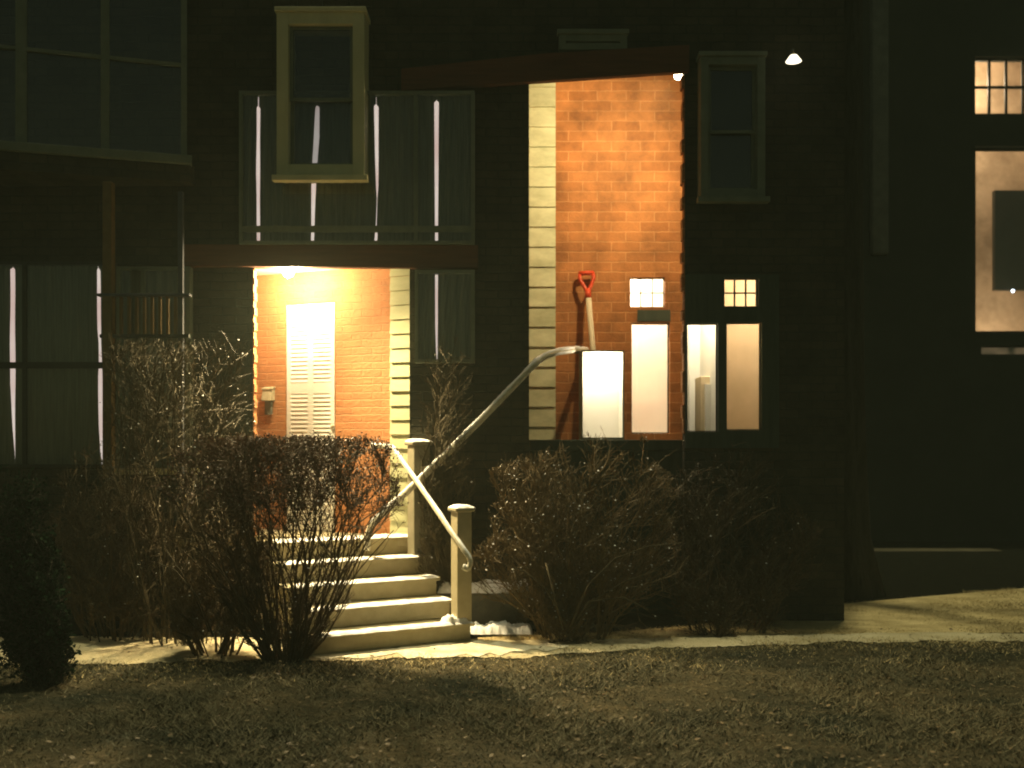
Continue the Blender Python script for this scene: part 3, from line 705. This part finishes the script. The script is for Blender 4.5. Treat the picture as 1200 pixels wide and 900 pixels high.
# wall lamp with glowing shade
wl3 = P(930, 69, 8.75)
t = thing('wall_lamp', (wl3.x, FY, wl3.z), 'tiny wall lamp with a glowing shade high right of the dim sash window', 'lamp')
b = MB(); b.lathe(wl3, [(.03, .03), (.068, -.022), (.066, -.024), (.0, -.018)], 18); b.build('lamp_shade', M['lampdim'], t)
b = MB(); b.tube([Vector((wl3.x, FY-.001, wl3.z+.09)), Vector((wl3.x, 8.82, wl3.z+.10)), Vector((wl3.x, 8.76, wl3.z+.08)), wl3+Vector((0, 0, .031))], .009, 8); b.build('arm', M['darkframe'], t)

# shovel leaning on the brick behind the box window
sh_top = P(687, 320, RY-.08); sh_bot = Vector((XX(704, RY-.5), RY-.5, 1.6))
sv = thing('snow_shovel', sh_bot, 'snow shovel with a red grip and pale shaft leaning on the orange brick', 'shovel')
ax = (sh_bot-sh_top).normalized(); sd_ = Vector((1, 0, 0)); sd_ = (sd_-ax*sd_.dot(ax)).normalized()
g0 = sh_top; gw = .078
m = MB()
m.tube([g0-sd_*gw, g0+sd_*gw], .024, 10)
m.tube([g0-sd_*(gw-.01)+ax*.0, g0-sd_*(gw*.93)+ax*.06, g0-sd_*(gw*.55)+ax*.13, g0-sd_*.014+ax*.19, g0+ax*.24], [.020,.019,.019,.021,.027], 10)
m.tube([g0+sd_*(gw-.01)+ax*.0, g0+sd_*(gw*.93)+ax*.06, g0+sd_*(gw*.55)+ax*.13, g0+sd_*.014+ax*.19, g0+ax*.24], [.020,.019,.019,.021,.027], 10)
m.tube([g0+ax*.18, g0+ax*.28], .031, 10)
m.build('grip', M['red'], sv)
L = (sh_bot-sh_top).length
MB().tube([g0+ax*.26, g0+ax*(L-.36)], [.030, .028], 10).build('shaft', M['shaft'], sv)
m = MB(); nrm = sd_.cross(ax); b0 = g0+ax*(L-.38); vs = []
for i in range(9):
    u = (i/8-.5)*.25
    for j in range(8):
        v = j/7*.37; c_ = .05*(1-(u/.125)**2)
        vs.append(b0+sd_*u+ax*v+nrm*(c_-.02*math.sin(j/7*3)))
m.add(vs, [(i*8+j, i*8+j+1, (i+1)*8+j+1, (i+1)*8+j) for i in range(8) for j in range(7)]); m.smooth = True
bl = m.build('blade', M['red'], sv); so = bl.modifiers.new('s', 'SOLIDIFY'); so.thickness = .004

# pale cabinet inside the third window
cb = thing('cabinet', (XX(830, 9.75), 9.75, 1.0), 'pale cabinet seen inside the lit window beside the brick edge', 'cabinet')
m = MB(); m.box(XX(821, 9.6), 1.965, 9.6, 9.9, 1.001, ZZ(441, 9.6)); m.build('body', M['tanroom'], cb, bevel=.01)
m = MB(); m.box(XX(827, 9.55), XX(833, 9.55), 9.55, 9.598, 1.001, ZZ(450, 9.55)); m.build('door', M['room'], cb)
WL = (1., .83, .60)
plight('room_light', (1.2, RY+.4, 3.4), WL, 95, .06)
plight('room_light', (1.70, 9.45, 3.1), WL, 62, .05)
plight('room_light', (2.45, 9.4, 3.1), (1., .83, .64), 42, .05)
plight('box_light', ((bx0+bx1)/2, BY0+.12, bz1-.07), WL, 13, .02)

# ------------------------------------------------------------------ neighbouring house at right
HY = 16.0
nh = thing('neighbour_house', (8, HY, 0), 'dark neighbouring house at right edge with a large tan-lit window', 'house')
Wb = (XX(1143, HY), 9.1, ZZ(391, HY), ZZ(171, HY)); Tb = (XX(1143, HY), 9.1, ZZ(133, HY), ZZ(66, HY)); Sb = (XX(1150, HY), 9.05, ZZ(416, HY), ZZ(405, HY))
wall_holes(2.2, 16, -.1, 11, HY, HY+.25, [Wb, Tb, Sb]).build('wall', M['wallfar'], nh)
b = MB(); b.box(2.2, 16, HY-.3, 22, 11.001, 11.2); b.build('roof', M['roofing'], nh)
room_mb(6.6, 9.6, HY+.251, 17.7, 2.5, 8.2).build('lit_room', M['tanshadow'], nh)
w = sash(MB(), *[Wb[0]+.002, Wb[1]-.002, Wb[2]+.002, Wb[3]-.002], HY+.1, .05).build('window', M['darkframe'], nh); pane(Wb[0]+.02, Wb[1]-.02, Wb[2]+.02, Wb[3]-.02, HY+.13, w)
w = sash(MB(), *[Tb[0]+.002, Tb[1]-.002, Tb[2]+.002, Tb[3]-.002], HY+.1, .03, cols=7, rows=2, bar=.045).build('transom_window', M['darkframe'], nh); pane(Tb[0]+.02, Tb[1]-.02, Tb[2]+.02, Tb[3]-.02, HY+.13, w)
b = MB(); b.quad((Sb[0]-.05, HY+.2, Sb[2]-.05), (Sb[1]+.05, HY+.2, Sb[2]-.05), (Sb[1]+.05, HY+.2, Sb[3]+.05), (Sb[0]-.05, HY+.2, Sb[3]+.05)); b.build('blind', M['dimblind'], nh)
w = sash(MB(), *[Sb[0]+.002, Sb[1]-.002, Sb[2]+.002, Sb[3]-.002], HY+.1, .02).build('low_window', M['darkframe'], nh); pane(Sb[0]+.01, Sb[1]-.01, Sb[2]+.01, Sb[3]-.01, HY+.12, w)
b = MB(); b.box(XX(1021, HY-.1), XX(1041, HY-.1), HY-.14, HY-.001, ZZ(300, HY), 9.5); b.build('downspout', M['duct'], nh, bevel=.03)
scn = thing('dark_board', (8.4, 17.3, 5), 'large dark board with one tiny bluish light, inside the neighbouring window', 'board')
b = MB(); b.box(XX(1166, 17.2), 9.4, 17.2, 17.3, ZZ(340, 17.2), ZZ(223, 17.2)); b.build('board', M['screen'], scn)
b = MB(); b.lathe(P(1187, 341, 17.1), [(0, -.03), (.028, 0), (0, .03)], 10); b.build('indicator_light', M['ind'], scn)
b = MB(); b.box(XX(1180, 17.25), XX(1194, 17.25), 17.3, 17.69, ZZ(300, 17.25), ZZ(296, 17.25)); b.build('bracket', M['screen'], scn)
plight('neighbour_light', (7.3, 16.8, 7.4), (1., .76, .50), 185, .1)
plight('neighbour_light', (8.0, 16.75, 3.0), (1., .76, .50), 65, .1)

# ------------------------------------------------------------------ shrubs and trees
def shrub(name, base, envelope, label, stems=40, seed=0, spread=.12, r0=.010, levels=3, kids=(7, 6, 4), height=1.6, out=.6, mat='twig', leafmat=None, nleaf=0, leafsz=.018, nsnow=0, wander=.25, cat='shrub', rmin=.0022, up=.08, dens=None, zleaf=-1, stray=.05, rag=.22):
    rr = random.Random(seed); mb = MB(); tips = []
    base = Vector(base)
    def grow(p, d, length, r, lev):
        slack = 1.0 if rr.random() > stray else 1.75
        nseg = 6 if lev == 0 else 4
        pts = [p.copy()]; rads = [r]
        for i in range(nseg):
            d = (d+Vector((rr.gauss(0, wander), rr.gauss(0, wander), rr.gauss(up, wander*.7)))*(.55 if lev == 0 else .8)).normalized()
            q = pts[-1]+d*(length/nseg)
            w_ = q-base; an = math.atan2(w_.y, w_.x)
            if envelope(w_) > slack*(1+rag*(math.sin(an*3+seed)+math.sin(w_.z*7+an*2+seed*2)+.6*math.sin(w_.z*17+an*7))): 
                if len(pts) == 1: q = pts[-1]+d*.02
                else: break
            pts.append(q); rads.append(max(rmin*.7, r*(1-.75*(i+1)/nseg)))
        mb.tube(pts, rads, 3 if lev else 4, cap=False)
        tips.extend(pts[1:])
        if lev < levels:
            for c in range(kids[lev]):
                t = rr.uniform(.25 if lev == 0 else .15, 1)*(len(pts)-1); i = min(int(t), len(pts)-2); q = pts[i].lerp(pts[i+1], t-i)
                if dens and rr.random() > dens(q-base): continue
                dd = (pts[i+1]-pts[i]).normalized()
                nd = (dd+Vector((rr.gauss(0, .6), rr.gauss(0, .6), rr.gauss(.15, .45)))).normalized()
                grow(q, nd, length*rr.uniform(.3, .55), max(rmin, r*.55), lev+1)
    for s in range(stems):
        a = rr.uniform(0, 6.283); q = spread*math.sqrt(rr.random())
        o = rr.uniform(.05, out)
        grow(base+Vector((math.cos(a)*q, math.sin(a)*q, -.02)), Vector((math.cos(a)*o, math.sin(a)*o, 1)).normalized(), height*rr.uniform(.75, 1.15), r0*rr.uniform(.6, 1.2), 0)
    mb.smooth = False
    t = thing(name, base, label, cat, 'bare shrubs in front of the dark house')
    mb.build('branches', M[mat], t)
    if nleaf:
        m = MB(); lt_ = [q for q in tips if q.z > zleaf]
        for i in range(nleaf):
            p = rr.choice(lt_); p = p+Vector((rr.gauss(0, .012), rr.gauss(0, .012), rr.gauss(0, .012)))
            a = Vector((rr.gauss(0, 1), rr.gauss(0, 1), rr.gauss(0, 1))).normalized(); b_ = a.orthogonal().normalized(); sz = leafsz*rr.uniform(.5, 1.2)
            m.add([p, p+a*sz*.5+b_*sz*.3, p+a*sz, p+a*sz*.5-b_*sz*.3], [(0, 1, 2, 3)])
        m.build('leaves', M[leafmat or 'leaf'], t)
    if nsnow:
        m = MB()
        for i in range(nsnow):
            p = rr.choice(tips); s_ = rr.uniform(.004, .011)
            m.add([p+Vector((s_,0,0)), p+Vector((0,s_,0)), p+Vector((-s_,0,0)), p+Vector((0,-s_,0)), p+Vector((0,0,s_)), p+Vector((0,0,-s_*.4))],
                [(0,1,4),(1,2,4),(2,3,4),(3,0,4),(1,0,5),(2,1,5),(3,2,5),(0,3,5)])
        tag(m.build('snow', M['snow'], t), kind='stuff')
    return t
def env_clip(rx, ry, ztop, zfull, rbase=.25, pw=4, rtop=.08):
    def f(p):
        if p.z > ztop: return 1.3+(p.z-ztop)*14
        k = rbase+(1-rbase)*min(1, max(0, p.z)/zfull)
        if p.z > ztop-rtop*3: k *= 1-.22*((p.z-(ztop-rtop*3))/(rtop*3))**2
        return (abs(p.x)/(rx*k))**pw+(abs(p.y)/(ry*k))**2
    return f
def env_round(rx, ry, zc, rz):
    def f(p): return (p.x/rx)**2+(p.y/ry)**2+((p.z-zc)/rz)**2 if p.z > zc else ((p.x/rx)**2+(p.y/ry)**2)
    return f
GS = 'bare shrubs in front of the dark house'
y = 7.45; bx = XX(345, y)
shrub('trimmed_shrub', (XX(335, y), y, 0), env_clip(.90, .5, ZZ(512, y), .95, .22, 4), 'bare clipped shrub with a dense flat top before the snowy steps', stems=84, seed=4, spread=.15, height=1.6, out=1.1, kids=(7, 6, 4), leafmat='leaf', nleaf=12000, leafsz=.024, nsnow=60, r0=.0095,
    dens=lambda p: .50+.50*min(1, max(0, (p.z-.85)/.35)), zleaf=1.12, stray=.012, rag=.12)
y = 7.6
shrub('tangled_shrub', (XX(252, y), y, 0), env_round(.36, .28, .8, .72), 'tangled brown shrub left of the clipped one, over the left end of the steps', stems=26, seed=33, spread=.16, height=1.25, out=.6, mat='twigwarm', nleaf=900, leafmat='leafgreen', nsnow=40, stray=.09)
y = 8.15
shrub('hedge_shrub', (XX(215, y), y, 0), env_clip(.60, .4, ZZ(398, y), 1.2, .5, 6), 'tall bare shrub left of the porch with warm lit twigs', stems=50, seed=8, spread=.3, height=2.25, out=.26, kids=(7, 6, 4), mat='twigpale', nleaf=1500, leafmat='leafgreen', nsnow=50, dens=lambda p: .35+.65*min(1, max(0, (p.z-.9)/.5)))
y = 8.3
shrub('dark_shrub', (XX(135, y), y, 0), env_round(.5, .3, .8, .75), 'low dark tangled shrub at far left below the dark curtained window', stems=36, seed=11, spread=.25, height=1.3, out=.6, mat='twig', nleaf=2500, leafmat='leafgreen', nsnow=20)
y = 8.8
shrub('wall_shrub', (XX(520, y), y-.03, 0), env_round(.24, .16, 1.9, ZZ(392, y)-1.9), 'slim bare shrub against the dark wall behind the thick handrail', stems=18, seed=15, spread=.06, height=2.2, out=.10, kids=(7, 6, 4), mat='twigpale', nleaf=300, leafmat='leafgreen', nsnow=25)
y = 8.35
shrub('berry_shrub', (XX(672, y), y, 0), env_round(.88, .36, .8, ZZ(522, y)-.8), 'broad bare shrub flecked with snow, right of the newel post', stems=60, seed=21, spread=.3, height=1.55, out=.8, kids=(7, 6, 4), mat='twigwarm', nleaf=3500, leafmat='leafgreen', nsnow=420, leafsz=.02)
y = 8.7
shrub('dark_shrub', (XX(845, y), y-.1, 0), env_round(.75, .3, .7, ZZ(532, y)-.7), 'dark shrub below the green window panel', stems=40, seed=27, spread=.35, height=1.35, out=.6, mat='twig', nleaf=4000, leafmat='leafgreen', nsnow=40)
# long bare canes arching out of the berry shrub
cn = thing('bramble_canes', (XX(680, 8.0), 8.0, 0), 'pale arching bramble canes at the foot of the broad snow flecked shrub', 'bramble', 'bramble canes by the path')
for i, q in enumerate([[(668,738),(700,700),(735,680),(772,668),(781,690)], [(668,738),(690,705),(730,700),(760,714)], [(664,735),(640,690),(615,670),(592,662)], [(668,735),(690,685),(720,655),(760,640),(800,636)], [(660,738),(650,700),(640,660)]]):
    MB().tube([P(a, b, 8.02-.03*i) for a, b in q], [.008, .007, .006, .004, .003][:len(q)], 5).build('cane', M['twigpale'], cn)
# a few canes at the left too
cn = thing('bramble_canes', (XX(190, 7.3), 7.3, 0), 'thin pale canes over the path at far left', 'bramble', 'bramble canes by the path')
for i, q in enumerate([[(240,745),(215,722),(200,712),(165,722)], [(225,748),(195,735),(172,745)], [(245,740),(225,690),(195,645)], [(250,745),(232,700),(205,668),(185,660)]]):
    MB().tube([P(a, b, 7.4-.04*i) for a, b in q], [.006, .005, .004, .003][:len(q)], 5).build('cane', M['twigpale'], cn)

def tree(name, base, r, h, label, mat, seed, lean=(0, 0), limbs=7, crown=True):
    rr = random.Random(seed); t = thing(name, base, label, 'tree'); base = Vector(base)
    pts = []; rad = []
    for i in range(15):
        u = i/14; pts.append(base+Vector((lean[0]*u+.04*math.sin(u*5+seed), lean[1]*u, -.05+u*h))); rad.append(r*(1-.35*u)*(1+.45*math.exp(-u*h/.28)))
    mb = MB(); n = 28; mb.tube(pts, rad, n)
    mb.v = [(x+.02*r/.3*math.sin(9*math.atan2(y-base.y, x-base.x)+z*1.3), y+.02*r/.3*math.cos(7*math.atan2(y-base.y, x-base.x)+z), z) for x, y, z in mb.v]
    tr = mb.build('trunk', M[mat], t)
    if crown:
        cm = MB()
        def br(p, d, l, r_, lev):
            q = [p.copy()]; rd = [r_]
            for i in range(6):
                d = (d+Vector((rr.gauss(0, .2), rr.gauss(0, .2), rr.gauss(.05, .15)))).normalized(); q.append(q[-1]+d*l/6); rd.append(r_*(1-.12*(i+1)))
            cm.tube(q, rd, 6 if lev < 2 else 4, cap=False)
            if lev < 3:
                for c in range(4): 
                    k = rr.randint(2, 5); br(q[k], ((q[k+1]-q[k]).normalized()+Vector((rr.gauss(0, .6), rr.gauss(0, .6), rr.gauss(.1, .4)))).normalized(), l*.6, rd[k]*.55, lev+1)
        for i in range(limbs):
            a = i*2.4+seed; u = rr.uniform(.72, 1); p = pts[int(u*14)]
            br(p, Vector((math.cos(a), math.sin(a), .7)).normalized(), h*.35, r*.35, 0)
        cm.build('crown', M['bark'], t)
    return t
y = 10.6
tree('bare_tree', (XX(982, y), y, 0), .315, 9, 'thick dark tree trunk between the main house and the neighbouring house', 'bark', 3, limbs=6)
# narrow dark evergreen at the left edge
y = 6.7
def env_column(p):
    k = .21-.07*min(1, max(0, p.z)/1.5); cx = -.20*max(0, p.z)/1.5
    return ((p.x-cx)/k)**2+(p.y/k)**2+(0 if p.z < 1.25 else ((p.z-1.25)/.25)**2)
shrub('evergreen_shrub', (XX(52, y), y, 0), env_column, 'narrow dark green evergreen shrub at the left edge of the lawn', stems=46, seed=41, spread=.11, height=1.30, out=.2, kids=(6, 5, 3), mat='bark', nleaf=15000, leafmat='evergreen', leafsz=.03, rag=.3, stray=.04)

# ------------------------------------------------------------------ light
w = bpy.data.worlds.new("World"); sc.world = w; w.use_nodes = True
nt = w.node_tree; bg = nt.nodes['Background']
SUN_EL, SUN_ROT = R(86), R(12)             # a steep, very dim night light from behind the houses
sky = nt.nodes.new('ShaderNodeTexSky'); sky.sky_type = 'NISHITA'; sky.sun_disc = False
sky.sun_elevation = SUN_EL; sky.sun_rotation = SUN_ROT
tint = nt.nodes.new('ShaderNodeMix'); tint.data_type = 'RGBA'; tint.blend_type = 'MULTIPLY'; tint.inputs['Factor'].default_value = 1
tint.inputs[7].default_value = (1.0, 1.0, .50, 1)
nt.links.new(sky.outputs[0], tint.inputs[6]); nt.links.new(tint.outputs[2], bg.inputs[0])
bg.inputs[1].default_value = .019
s = bpy.data.lights.new('sun', 'SUN'); s.energy = 1.6; s.angle = R(3); s.color = (1., .94, .56)
so = bpy.data.objects.new('sun', s); COL.objects.link(so)
d = Vector((math.sin(SUN_ROT)*math.cos(SUN_EL), math.cos(SUN_ROT)*math.cos(SUN_EL), math.sin(SUN_EL)))
so.rotation_euler = d.to_track_quat('Z', 'Y').to_euler()

# ------------------------------------------------------------------ night air
hz = NT('night_haze'); hz.n.remove(hz.b)
pv = hz.new('ShaderNodeVolumePrincipled'); pv.inputs['Color'].default_value = (.80, .95, .76, 1); pv.inputs['Density'].default_value = .0030
hz.link(pv.outputs[0], hz.out.inputs['Volume'])
tag(MB().box(-72, 72, -32, 92, -1, 12).build('haze', hz.m), kind='stuff')

# ------------------------------------------------------------------ camera
cam = bpy.data.cameras.new('camera'); cam.lens = 36; cam.sensor_width = 36; cam.shift_y = (HZ-450)/1200
cam.clip_end = 600; cam.clip_start = .05
cam.dof.use_dof = True; cam.dof.focus_distance = 6.9; cam.dof.aperture_fstop = 1.5
co = bpy.data.objects.new('camera', cam); COL.objects.link(co); co.location = (0, 0, EYE); co.rotation_euler = (R(90), 0, 0)
sc.camera = co
sc.view_settings.view_transform = 'Standard'; sc.view_settings.look = 'None'; sc.view_settings.exposure = 0; sc.view_settings.gamma = 1
sc.cycles.filter_width = 1.9; sc.cycles.max_bounces = 6; sc.cycles.transparent_max_bounces = 12
sc.cycles.caustics_reflective = False; sc.cycles.caustics_refractive = False
